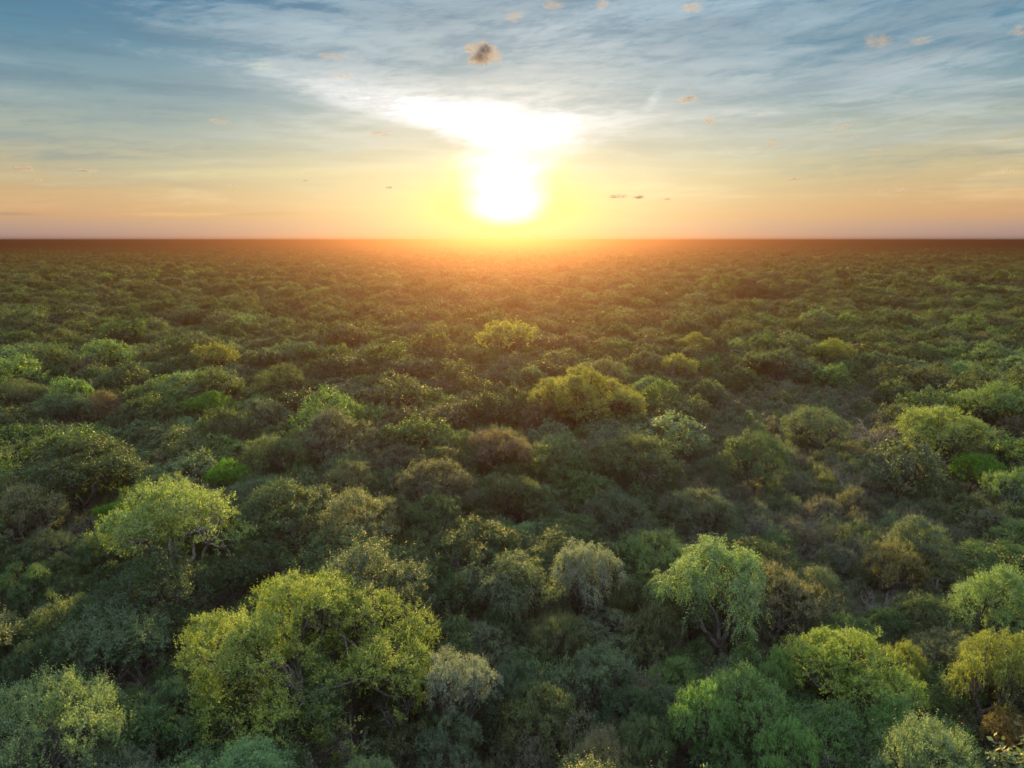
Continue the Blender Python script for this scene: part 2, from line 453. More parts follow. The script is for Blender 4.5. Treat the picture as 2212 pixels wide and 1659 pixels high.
# near kinds, leaf by leaf
K["grand"] = make_kind(11, "grand", 7.2, 11.0, 250000, 0.095, 0.34, 7, 0.0, 0.03, 7)
for i in range(3): K["cloudy%d" % i] = make_kind(21 + i, "cloudy", 4.2, 8.2, 62000, 0.098, 0.30, 7, 0.05, 0.03, 5, i == 1)
for i in range(3): K["round%d" % i] = make_kind(31 + i, "round", 3.6, 6.8, 56000, 0.083, 0.36, 8, 0.0, 0.10, 3)
for i in range(2): K["ragged%d" % i] = make_kind(41 + i, "ragged", 3.8, 7.4, 54000, 0.092, 0.34, 7, 0.15, 0.05, 4)
K["weeping0"] = make_kind(51, "round", 4.2, 8.0, 62000, 0.09, 0.50, 9, 0.75, 0.03, 3)
for i in range(3): K["bush%d" % i] = make_kind(61 + i, "bush", 1.7, 2.9, 7000, 0.085, 0.28, 6, 0.0, 0.08, 4)
for i in range(2): K["dead%d" % i] = make_dead(71 + i, 2.6, 5.0, True, 5)
# middle distance
for i in range(2): K["mcloudy%d" % i] = make_kind(81 + i, "cloudy", 4.2, 8.2, 9500, 0.24, 0.42, 5, 0.0, 0.03, 1)
for i in range(2): K["mround%d" % i] = make_kind(85 + i, "round", 3.6, 6.8, 9000, 0.21, 0.42, 5, 0.0, 0.05, 0)
for i in range(1): K["mragged%d" % i] = make_kind(88 + i, "ragged", 3.8, 7.4, 8500, 0.22, 0.42, 5, 0.1, 0.05, 0)
for i in range(2): K["mbush%d" % i] = make_kind(91 + i, "bush", 1.7, 2.9, 1300, 0.19, 0.30, 4, 0.0, 0.05, 0)

# ------------------------------------------------------------------ setting
def poly_object(name, me, kind=None, label=None, cat=None, parent=None):
    o = bpy.data.objects.new(name, me); COL.objects.link(o)
    if kind: o["kind"] = kind
    if label: o["label"] = label
    if cat: o["category"] = cat
    if parent: o.parent = parent
    return o

FAR = 16000.0
# ground: one sheet, finer near the camera, gently uneven
rs = np.concatenate([np.linspace(0, 300, 61), np.geomspace(330, FAR, 60)]); th = np.linspace(0, 2 * np.pi, 97)[:-1]
rr, tt = np.meshgrid(rs, th, indexing="ij")
gx, gy = rr * np.sin(tt), rr * np.cos(tt)
gz = 0.25 * np.sin(gx * 0.07 + 1.3) * np.cos(gy * 0.05) + 0.15 * np.sin(gx * 0.19 - gy * 0.13)
gz *= np.clip(1 - rr / 600.0, 0, 1)
a = np.arange(len(rs) - 1)[:, None] * 96; b = np.arange(96)[None]; b2 = (b + 1) % 96
F = np.stack([a + b, a + 96 + b, a + 96 + b2, a + b2], -1).reshape(-1, 4)
poly_object("ground", mesh_from("ground", np.stack([gx, gy, gz], -1).reshape(-1, 3), F[:, ::-1], mats=(ground_material(),), smooth_faces=True),
            "structure", "dark bare soil and litter under the woodland")

def ground_z(x, y):
    return (0.25 * math.sin(x * 0.07 + 1.3) * math.cos(y * 0.05) + 0.15 * math.sin(x * 0.19 - y * 0.13)) * min(1, max(0, 1 - math.hypot(x, y) / 600.0))

# ------------------------------------------------------------------ colours of foliage
TINT = {
    "yellow-green": (0.134, 0.156, 0.040), "golden": (0.165, 0.185, 0.045), "bright green": (0.088, 0.150, 0.054),
    "pale green": (0.100, 0.155, 0.080), "mid-green": (0.048, 0.092, 0.032), "dark green": (0.030, 0.062, 0.026),
    "grey-green": (0.066, 0.098, 0.058), "olive": (0.064, 0.088, 0.036), "brownish": (0.074, 0.076, 0.054), "brown": (0.104, 0.080, 0.052), "ochre": (0.135, 0.125, 0.040),
    "silvery": (0.125, 0.158, 0.120), "vivid green": (0.050, 0.125, 0.010), "amber": (0.112, 0.088, 0.022),
    "lime": (0.140, 0.195, 0.060), "grey-brown": (0.084, 0.087, 0.074),
    "tawny": (0.108, 0.118, 0.062),
}
for k_, t_ in TINT.items():      # dry-country leaves are dusty: a little greyer and paler than pure greens
    l_ = 0.3 * t_[0] + 0.6 * t_[1] + 0.1 * t_[2]; q_ = 0.06 if k_ in ("yellow-green", "golden", "lime", "vivid green", "bright green", "pale green") else 0.17
    TINT[k_] = tuple((v * (1 - q_) + l_ * g * q_) * 1.12 for v, g in zip(t_, (0.98, 1.0, 0.90)))
# ------------------------------------------------------------------ trees one can pick out in the photograph
# label, x, top y, width, shape, colour [, short name used when others are placed against it]
LAND = [
 ("widest tree of the near woodland, broad crown of many cushions with golden-yellow tops", 672, 1207, 515, "grand", "yellow-green", "the widest yellow-topped tree"),
 ("bright yellow spreading tree with a pale bare branch hanging below its crown", 385, 1030, 310, "cloudy1", "lime", "the yellow tree with the hanging branch"),
 ("large golden tree standing clear above its neighbours in the sun's orange glow", 1262, 785, 236, "grand", "golden", "the large golden tree in the glow"),
 ("pale yellow umbrella-shaped tree showing a dark trunk beneath its flat crown", 2040, 868, 192, "cloudy0", "lime", "the pale yellow umbrella tree"),
 ("tall bright green tree rising just behind the pale yellow umbrella tree", 2145, 815, 170, "cloudy2", "bright green", "the tall green tree behind the umbrella tree"),
 ("yellow cushion-crowned tree standing over the bright green trees of the near corner", 1822, 1343, 215, "cloudy2", "yellow-green", "the yellow cushion-crowned corner tree"),
 ("slim yellow-green column of foliage beside the yellow cushion-crowned corner tree", 1945, 1365, 105, "ragged0", "yellow-green", "the slim yellow-green column"),
 ("pale yellow-tipped tree with grey upper twigs between slim column and big green corner tree", 2050, 1345, 140, "cloudy1", "tawny", "the grey-twigged yellow tree"),
 ("big yellowish green tree with drooping foliage filling the near corner", 2150, 1372, 205, "weeping0", "yellow-green", "the big drooping corner tree"),
 ("bright green tree of stacked cushions over dark gaps, grey limb showing", 1620, 1410, 160, "cloudy0", "bright green", "the stacked bright green tree"),
 ("bright green rounded tree at the outer edge of the near green group", 1510, 1452, 130, "cloudy2", "bright green", "the outer bright green tree"),
 ("small fresh green tree behind the stacked bright green tree, thin stem visible", 1697, 1380, 85, "cloudy0", "bright green", "the small fresh green tree"),
 ("broad mid-green tree directly below the yellow cushion-crowned corner tree", 1800, 1495, 235, "cloudy1", "mid-green", "the broad green tree below the corner tree"),
 ("pale green rounded tree cut by the bottom edge near the corner", 1990, 1560, 250, "round0", "pale green", "the pale green tree at the bottom edge"),
 ("bright green crown squeezed between the broad green tree and the big drooping tree", 1935, 1490, 120, "cloudy0", "bright green", "the squeezed green crown"),
 ("fresh green crown low between the stacked and the broad green corner trees", 1705, 1520, 130, "cloudy2", "bright green", "the low fresh green crown"),
 ("rounded green tree with light tips directly below the outer bright green tree", 1560, 1570, 150, "ragged0", "mid-green", "the light-tipped green tree"),
 ("amber-brown tree low down in the shade of the big drooping corner tree", 2165, 1530, 130, "ragged1", "amber", "the amber tree"),
 ("large pale grey-green feathery dome, tallest of the silvery trees in the middle", 1550, 1165, 230, "weeping0", "pale green", "the large pale feathery dome"),
 ("pale tree with straw-coloured tips leaning against the large pale feathery dome", 1670, 1227, 165, "round1", "tawny", "the straw-tipped tree"),
 ("rusty-gold round tree above a bare forked trunk", 1914, 1166, 122, "round2", "ochre", "the rusty-gold tree with forked trunk"),
 ("dark grey-green dome just behind the rusty-gold tree", 1980, 1125, 170, "round0", "grey-green", "the dark dome behind the rusty-gold tree"),
 ("neat grey-green ball-shaped tree standing alone in dark scrub", 1340, 1060, 120, "round1", "grey-green", "the neat ball-shaped tree"),
 ("loose green round tree on the far side of the neat ball-shaped tree's scrub", 1512, 1060, 140, "round2", "grey-green", "the loose green round tree"),
 ("light green ragged tree under the edge of the orange glow", 1268, 1002, 135, "ragged0", "mid-green", "the light green ragged tree"),
 ("bright-topped green tree with two humps beside the spiky brown tree", 1100, 1010, 140, "ragged1", "olive", "the two-humped green tree"),
 ("green dome in front of the two-humped green tree", 1160, 1045, 112, "round0", "mid-green", "the green dome before the two-humped tree"),
 ("brownish tree with long spiky shoots sticking up from its rounded top", 944, 988, 180, "round1", "brownish", "the spiky brown tree"),
 ("small tree with a yellowish rounded cap", 760, 1000, 125, "round2", "tawny", "the yellow-capped small tree"),
 ("broad tawny and grey dome between the widest yellow-topped tree and the yellow-capped one", 757, 1066, 210, "round0", "tawny", "the broad tawny dome"),
 ("silvery dome with upright pale tips behind the central dark hollow", 1258, 1165, 165, "weeping0", "silvery", "the silvery dome"),
 ("deep grey-green dome hanging low in the centre beside the silvery dome", 1108, 1187, 190, "weeping0", "grey-green", "the deep grey-green dome"),
 ("olive bush-like tree with a fuzzy top in front of the silvery dome", 1215, 1335, 120, "round2", "olive", "the fuzzy olive tree"),
 ("silver-white feathery tree with sprays of pale foliage beside the widest tree", 985, 1405, 165, "ragged1", "silvery", "the silver-white feathery tree"),
 ("green-grey tree directly in front of the silver-white feathery tree", 980, 1530, 150, "ragged0", "grey-green", "the green-grey tree below the silver one"),
 ("pale mint-green tree at the bottom edge below the widest yellow-topped tree", 512, 1588, 265, "weeping0", "pale green", "the mint-green tree at the bottom"),
 ("low pale green tree poking in at the bottom edge beside a purple-grey thicket", 785, 1625, 160, "ragged0", "pale green", "the low pale tree at the bottom"),
 ("feathery green-grey tree with upright shoots touching the widest yellow-topped tree", 275, 1300, 235, "ragged1", "grey-green", "the feathery green-grey tree"),
 ("large pale sage-green tree filling the near bottom corner", 118, 1450, 260, "round1", "pale green", "the large sage-green corner tree"),
 ("rich green tree below the feathery green-grey tree", 375, 1450, 230, "ragged0", "mid-green", "the rich green tree"),
 ("rich green tree with fresh shoots in front of the widest yellow-topped tree", 640, 1440, 260, "ragged1", "mid-green", "the fresh-shooted green tree"),
 ("grey tree with a straw-coloured top cut by the side of the view", 70, 1062, 190, "round0", "tawny", "the straw-topped grey tree"),
 ("green tree with a lighter cap below the straw-topped grey tree", 50, 1210, 140, "ragged0", "mid-green", "the light-capped green tree"),
 ("dark green low tree beside the feathery green-grey tree", 85, 1385, 130, "round2", "dark green", "the dark low green tree"),
 ("dark green dense shaded tree under the yellow tree with the hanging branch", 330, 1215, 240, "round1", "dark green", "the shaded tree under the yellow one"),
 ("vivid dark green tree, much greener than the grey trees around it", 455, 836, 122, "cloudy0", "vivid green", "the vivid green tree"),
 ("wide brownish-green dome with a smooth round outline", 730, 886, 190, "round0", "brownish", "the wide brownish dome"),
 ("dark pointed green tree between the vivid green tree and the wide brownish dome", 500, 882, 130, "round1", "dark green", "the dark pointed tree"),
 ("dark green tree with a yellow cap in front of the wide brownish dome", 604, 943, 150, "round2", "olive", "the yellow-capped dark tree"),
 ("reddish-brown rounded tree in the middle of the glow's lower end", 1075, 932, 150, "round2", "brown", "the reddish-brown rounded tree"),
 ("large olive dome with a pale yellow shoulder", 1385, 935, 180, "round1", "olive", "the large olive dome"),
 ("sloping green dome beside the grey scrub clearing", 1620, 940, 170, "round2", "mid-green", "the sloping green dome"),
 ("yellow-rimmed smooth dome tree behind the wide brownish dome", 620, 792, 122, "round0", "olive", "the yellow-rimmed dome"),
 ("grey fuzzy tree at the edge of the view behind the brown-grey one", 55, 822, 112, "round1", "grey-green", "the grey fuzzy tree"),
 ("soft green fuzzy dome beside the grey fuzzy tree", 150, 852, 120, "round2", "grey-green", "the soft green fuzzy dome"),
 ("brown-grey thin-leaved tree among green ones", 225, 850, 110, "round0", "brown", "the brown-grey thin tree"),
 ("broad dark green spreading tree below the brown-grey thin tree", 200, 935, 260, "ragged0", "dark green", "the broad dark spreading tree"),
 ("orange-tinted cushion-crowned tree nearly under the rising sun", 1088, 692, 122, "mcloudy0", "golden", "the orange-tinted cushion tree"),
 ("small pale gold tree with layered crown among dark green ones", 1795, 725, 92, "cloudy0", "yellow-green", "the small pale gold tree"),
 ("small flat-topped yellow-green tree showing its thin stem", 1500, 712, 82, "cloudy2", "yellow-green", "the small flat-topped tree"),
 ("thin-crowned golden tree in front of the small flat-topped tree", 1462, 762, 78, "cloudy1", "golden", "the thin-crowned golden tree"),
 ("tall dark green tree mass standing above the far canopy", 1640, 592, 125, "mcloudy1", "dark green", "the tall dark far tree"),
 ("bright green cushion-topped tree in the shaded side of the woodland", 245, 732, 105, "mcloudy0", "bright green", "the bright cushion-topped tree"),
 ("rounded leafy green tree behind the bright cushion-topped tree", 272, 690, 100, "mcloudy1", "mid-green", "the rounded leafy tree"),
 ("pale-topped tree of two cushions at the middle distance", 470, 740, 92, "mcloudy0", "yellow-green", "the two-cushion pale tree"),
 ("small upright green tree far off in the shaded part", 410, 672, 62, "mround0", "mid-green", "the small upright far tree"),
 ("olive spreading tree where the glow begins to fade", 756, 700, 98, "mcloudy1", "olive", "the olive spreading tree"),
 ("pale round-headed tree directly behind the large golden tree", 1300, 768, 118, "cloudy0", "tawny", "the pale tree behind the golden one"),
 ("low tree at the foot of the large golden tree, pinkish brown", 1172, 868, 105, "round2", "brown", "the pinkish low tree"),
 ("dark dome in the grey scrub before the dead branches", 1762, 882, 135, "round1", "grey-green", "the dark dome in the scrub"),
 ("fresh green tree cut by the side of the view under the umbrella tree", 2180, 1010, 130, "cloudy1", "bright green", "the fresh green side tree"),
 ("large bright sage-green tree near the side edge above the corner group", 2150, 1225, 190, "round0", "pale green", "the bright sage side tree"),
 ("low vivid yellow-green shrub-like tree at the foot of the umbrella tree", 2105, 985, 100, "round2", "vivid green", "the vivid low tree"),
 ("soft grey-green tree in the dark hollow between silvery dome and feathery dome", 1420, 1310, 135, "round0", "olive", "the soft tree in the hollow"),
 ("blue-green soft tree below the fuzzy olive tree", 1300, 1400, 150, "ragged1", "grey-green", "the blue-green soft tree"),
 ("upright olive-green tree near the bottom, yellowish at its tips", 1165, 1470, 150, "ragged0", "olive", "the upright olive tree"),
 ("pale fuzzy bush-like tree at the bottom edge", 1300, 1590, 130, "round1", "tawny", "the pale fuzzy bottom tree"),
 ("grey-green fuzzy tree beside the outer bright green tree", 1395, 1545, 130, "round2", "olive", "the fuzzy tree beside the green group"),
 ("vivid yellow-green small crown behind the spreading yellow tree's shoulder", 255, 1080, 95, "cloudy0", "vivid green", "the vivid small crown"),
 ("dark shaded tree with fresh green top beside the yellow-capped small tree", 500, 985, 110, "cloudy2", "vivid green", "the fresh-topped shaded tree"),
 ("dark cluster tree breaking the skyline of the far plain", 1582, 534, 34, "mcloudy1", "dark green", "the dark skyline tree"),
 ("very dark tree group-leader far away on the shaded side", 2080, 590, 60, "mcloudy0", "dark green", "the very dark far tree"),
]
DEADS = [
 ("leafless dead tree with dark crooked limbs in the grey scrub", 1905, 905, 110, "dead0", "the crooked dead tree"),
 ("grey leafless treetop in the pale scrub clearing", 1840, 1010, 75, "dead1", "the grey dead top"),
 ("bare forked tree under the rusty-gold crown", 1900, 1275, 70, "dead1", "the bare forked tree"),
 ("pale bare twiggy treetop poking through the stacked green trees", 1680, 1545, 90, "dead0", "the pale bare treetop"),
 ("curled bare branches beside the silver-white feathery tree", 855, 1500, 80, "dead1", "the curled bare branches"),
 ("purple-grey leafless thicket at the bottom beside the low pale tree", 740, 1560, 110, "dead0", "the purple-grey thicket"),
]

def place(x, ytop, width, up=0.0):
    """where a tree stands whose top and width show like this"""
    d = ray(x, ytop); R = 3.0
    for _ in range(6):
        h = min(12.0, max(2.2, 2.9 + 1.15 * R)) + up
        t = (CAM_Z - h) / -d[2]
        R = width * 0.5 * t / FD * 1.02         # depth along the view axis is t
    p = d * t
    return p[0], p[1], R, h, t

items = []     # every plant: dict(x, y, R, h, kind, tint, label, short, land)
rnd = random.Random(7)
def jitter(c, amt=0.14):
    k = 1 + rnd.uniform(-amt, amt)
    return tuple(v * k * (1 + rnd.uniform(-0.08, 0.08)) for v in c)

for (label, x, y, w, kind, col, short) in LAND:
    X0, Y0, R, h, dep = place(x, y, w * (1.12 if y > 1150 and kind != "grand" else 1.0),
                           (2.4 if col == "bright green" and y > 1300 else 1.4) if col in ("yellow-green", "golden", "bright green", "pale green", "silvery", "lime") and kind != "grand" else 0.0)
    
    # the crown's upper rim lies a little behind its middle
    items.append(dict(x=X0, y=Y0 - R * 0.30, R=R, h=h, kind=kind, tint=jitter(TINT[col], 0.04), col=col, label=label, short=short, land=True, cls="tree"))
for (label, x, y, w, kind, short) in DEADS:
    X0, Y0, R, h, dep = place(x, y, w)
    items.append(dict(x=X0, y=Y0, R=R, h=h, kind=kind, tint=(0.1, 0.1, 0.1), col="grey", label=label, short=short, land=True, cls="dead"))
for it in items:
    px, pt, dep = project(it["x"], it["y"] + it["R"] * 0.3, it["h"])
    it["px"], it["pt"], it["dep"] = px, pt, dep
    it["pw"] = it["R"] * FD / dep
LX = np.array([[i["px"], i["pt"], i["pw"], i["dep"]] for i in items])

def hides_landmark(px, pt, pw, dep, low=0.85):
    m = (LX[:, 3] > dep) & (np.abs(LX[:, 0] - px) < LX[:, 2] * 0.85 + pw * 0.75) & (pt < LX[:, 1] + LX[:, 2] * low)
    m &= (LX[:, 3] < dep * 2.5)
    return m.any()

# ------------------------------------------------------------------ the rest of the woodland
CELL = 4.0
grid = {}
def near_ok(x, y, r, f):
    cx, cy = int(x // CELL), int(y // CELL)
    for i in range(cx - 3, cx + 4):
        for j in range(cy - 3, cy + 4):
            for (a, b, c) in grid.get((i, j), ()):
                if (a - x) ** 2 + (b - y) ** 2 < (f * (r + c)) ** 2: return False
    return True
def put(x, y, r): grid.setdefault((int(x // CELL), int(y // CELL)), []).append((x, y, r))
for it in items: put(it["x"], it["y"], it["R"] if it["cls"] == "tree" else it["R"] * 0.4)

def scrub(x, y):
    """how open the scrub clearing on the shaded side is at a place, 0 to 1"""
    a = math.exp(-(((x - 33 - (y - 80) * 0.12) / 15) ** 2 + ((y - 80) / 34) ** 2))
    b = 0.6 * math.exp(-(((x - 52) / 22) ** 2 + ((y - 120) / 26) ** 2))
    return min(1.0, (a + b) * 1.25)

PAL_SHADE = ["mid-green", "dark green", "grey-green", "olive", "dark green", "mid-green", "grey-green", "grey-green", "brownish", "olive", "mid-green", "dark green", "grey-green", "olive", "bright green", "dark green", "mid-green", "pale green", "mid-green", "grey-green", "olive", "dark green", "grey-green", "mid-green"]
NEARK = {"tree": ["round0", "round1", "round2", "ragged0", "ragged1", "cloudy0", "cloudy1", "cloudy2", "round0", "round2", "weeping0"]}
MIDK = ["mcloudy0", "mcloudy1", "mround0", "mround1", "mragged0", "mround0"]
def in_wedge(x, y, marg=8.0): return abs(x) < y * 0.80 + marg
YMAX = 330.0
def scatter(n, y0, y1, rlo, rhi, f, cls, rnd):
    out = []
    for _ in range(n):
        u = rnd.random(); y = y0 + (y1 - y0) * u ** 0.6
        x = rnd.uniform(-1, 1) * (y * 0.80 + 8)
        R = rlo + (rhi - rlo) * rnd.random() ** 1.6
        sc = scrub(x, y)
        if cls == "tree" and sc > 0.48 + 0.34 * math.sin(x * 0.38 + 1) * math.sin(y * 0.21 + 2): continue
        if cls == "bush" and sc > 0.4: R = min(R, 1.0 + 0.8 * rnd.random())
        if not near_ok(x, y, R, f): continue
        h = (2.6 + 1.15 * R) * rnd.uniform(0.82, 1.14) if cls == "tree" else R * rnd.uniform(1.4, 2.2) + 0.6
        px, pt, dep = project(x, y + R * 0.3, h)
        if dep < 31.5 or hides_landmark(px, pt, R * FD / dep, dep, 0.85 if cls == "tree" else 0.62): continue
        put(x, y, R if cls == "tree" else R * 0.9)
        d = math.hypot(x, y)
        if cls == "tree":
            kind = rnd.choice(NEARK["tree"] if d < 85 else MIDK)
        else:
            kind = rnd.choice(["bush0", "bush1", "bush2"] if d < 105 else ["mbush0", "mbush1"])
        if cls == "tree": col = rnd.choice(PAL_SHADE)
        elif sc > 0.3: col = rnd.choice(["grey-brown", "grey-brown", "grey-green", "grey-brown", "brownish", "grey-green", "olive"])
        else: col = rnd.choice(["brownish", "grey-green", "olive", "brownish", "dark green", "mid-green", "grey-green", "mid-green"])
        tint = jitter(TINT[col])
        if cls == "tree": tint = tuple(v * (0.80 if col in ("bright green", "yellow-green") else 0.90) for v in tint)
        out.append(dict(x=x, y=y, R=R, h=h, kind=kind, tint=tint, col=col, px=px, pt=pt, dep=dep, pw=R * FD / dep, land=False, cls=cls))
    return out
items += scatter(9000, 20, YMAX, 3.4, 5.6, 0.62, "tree", rnd)
items += scatter(24000, 17, YMAX, 2.0, 3.6, 0.53, "tree", rnd)
items += scatter(30000, 16, 190, 1.3, 2.3, 0.45, "bush", rnd)
items += scatter(26000, 16, 170, 0.8, 1.5, 0.60, "bush", rnd)

# ------------------------------------------------------------------ which plants are things of their own
def inframe(it): return -it["pw"] * 0.5 < it["px"] < 2212 + it["pw"] * 0.5 and it["pt"] < 1659
single = [it for it in items if it["land"]]
for cls in ("tree", "bush"):
    c = sorted([it for it in items if not it["land"] and it["cls"] == cls and inframe(it)], key=lambda i: -i["pw"])
    single += c[: 300 - sum(1 for i in single if i["cls"] == cls)]
ids = set(id(i) for i in single)
rest = [it for it in items if id(it) not in ids]

ORD = ["", "second ", "third ", "fourth ", "fifth ", "sixth ", "seventh ", "eighth ", "ninth ", "tenth ", "eleventh ", "twelfth ", "thirteenth ", "fourteenth ", "fifteenth "]
SHAPE = {"round": "rounded", "mround": "rounded", "cloudy": "cushion-crowned", "mcloudy": "cushion-crowned", "ragged": "ragged",
         "mragged": "ragged", "weeping": "feathery", "bush": "", "mbush": "", "dead": "bare"}
marks = [it for it in single if it["land"] and it["cls"] == "tree"]
buckets = {}
for it in single:
    if it["land"]: continue
    best = min(marks, key=lambda m: math.hypot((m["px"] - it["px"]), (m["pt"] - it["pt"]) * 1.4) / (m["pw"] + 40))
    dx = (it["px"] - best["px"]) / best["pw"]; dy = (it["dep"] - best["dep"]) / best["R"] / 1.5
    if abs(dx) > abs(dy): rel = "to the right of" if dx > 0 else "to the left of"
    else: rel = "behind" if dy > 0 else "in front of"
    key = (it["cls"], it["col"], SHAPE[it["kind"].rstrip("0123456789")], rel, best["short"])
    buckets.setdefault(key, []).append((math.hypot(it["px"] - best["px"], it["pt"] - best["pt"]), it))
for (cls, col, shp, rel, short), lst in buckets.items():
    lst.sort(key=lambda t: t[0])
    for k, (_, it) in enumerate(lst):
        first = ORD[k] if k < len(ORD) else "last "
        if k == 0 and len(lst) > 1: first = "nearest "
        word = "low " if cls == "bush" else ""
        it["label"] = " ".join(f"{first}{word}{col} {shp} {cls} {rel} {short}".split())
        if len(it["label"].split()) > 16: it["label"] = " ".join(f"{first}{word}{col} {cls} {rel} {short}".split())

GROUP = {"tree": "trees of the woodland canopy", "bush": "bushes of the understorey between the trees", "dead": "leafless trees in the woodland"}
NAME = {"round": "round_tree", "mround": "round_tree", "cloudy": "spreading_tree", "mcloudy": "spreading_tree", "ragged": "ragged_tree",
        "mragged": "ragged_tree", "weeping": "feathery_tree", "bush": "bush", "mbush": "bush", "dead": "dead_tree"}
NAME = {k: ("tree" if "tree" in v and v != "dead_tree" else v) for k, v in NAME.items()}
for it in single:
    k = K[it["kind"]]; base = it["kind"].rstrip("0123456789").replace("grand", "cloudy")
    if it["cls"] == "tree": name = "tree"
    elif it["cls"] == "bush": name = "bush"
    else: name = "dead_tree"
    root = bpy.data.objects.new(name, None); COL.objects.link(root)
    root.empty_display_size = 0.5
    root.location = (it["x"], it["y"], ground_z(it["x"], it["y"]))
    root.rotation_euler = (0, 0, rnd.uniform(0, 6.283))
    s = it["R"] / k["R"]; sz = it["h"] / k["H"]
    deep = 1.0
    if it["kind"] == "grand": deep = 0.95; root.rotation_euler[2] = rnd.uniform(-0.25, 0.25)
    else: root.rotation_euler = (rnd.uniform(-0.09, 0.09), rnd.uniform(-0.09, 0.09), rnd.uniform(0, 6.283)); deep = rnd.uniform(0.82, 1.18)
    root.scale = (s, s * deep, sz)
    root["label"] = it["label"]; root["category"] = {"tree": "tree", "bush": "bush", "dead": "dead tree"}[it["cls"]]
    root["group"] = GROUP[it["cls"]]
    crown_name = {"tree": "crown", "bush": "foliage", "dead": "branches"}[it["cls"]]
    for pn, me in ((crown_name, k["crown"]), ("stems" if it["cls"] == "bush" else "trunk", k["stem"])):
        o = bpy.data.objects.new(pn, me); COL.objects.link(o); o.parent = root
        if pn in ("crown", "foliage"): o["tint"] = it["tint"]

# ------------------------------------------------------------------ everything farther off, one object per sort
def far_protos():
    P = []
    spec = []
    for key in ("mcloudy0", "mcloudy1", "mround0", "mround1", "mragged0", "mbush0", "mbush1"):
        spec.append(("mesh", K[key]))
    for i, st in enumerate(("cloudy", "round", "ragged", "round")):
        spec.append(("lod", (101 + i, st, 1200, 0.52, 0.5, 3)))
    for i, st in enumerate(("cloudy", "round", "ragged")):
        spec.append(("lod", (111 + i, st, 260, 1.05, 0.6, 2)))
    return spec

def lod_arrays(seed, st, n, leaf, sl, per):
    rng = np.random.default_rng(seed); R, H = (4.2, 8.2) if st == "cloudy" else (3.6, 6.8)
    C, RC, FL, D = clumps_for(rng, st, R, H)
    V, F, tone = leaf_cloud(rng, C, RC, FL, D, int(n / per * 1.25), per, leaf, sl, 0.0, 0.03, 0.5)
    return V, F, tone, R, H

def mesh_arrays(me):
    n = len(me.vertices); v = np.empty(n * 3, np.float32); me.vertices.foreach_get("co", v)
    f = np.empty(len(me.loops), np.int32); me.loops.foreach_get("vertex_index", f)
    t = np.empty(len(me.polygons), np.float32); me.attributes["leaf_tone"].data.foreach_get("value", t)
    return v.reshape(-1, 3), f.reshape(-1, 4), t

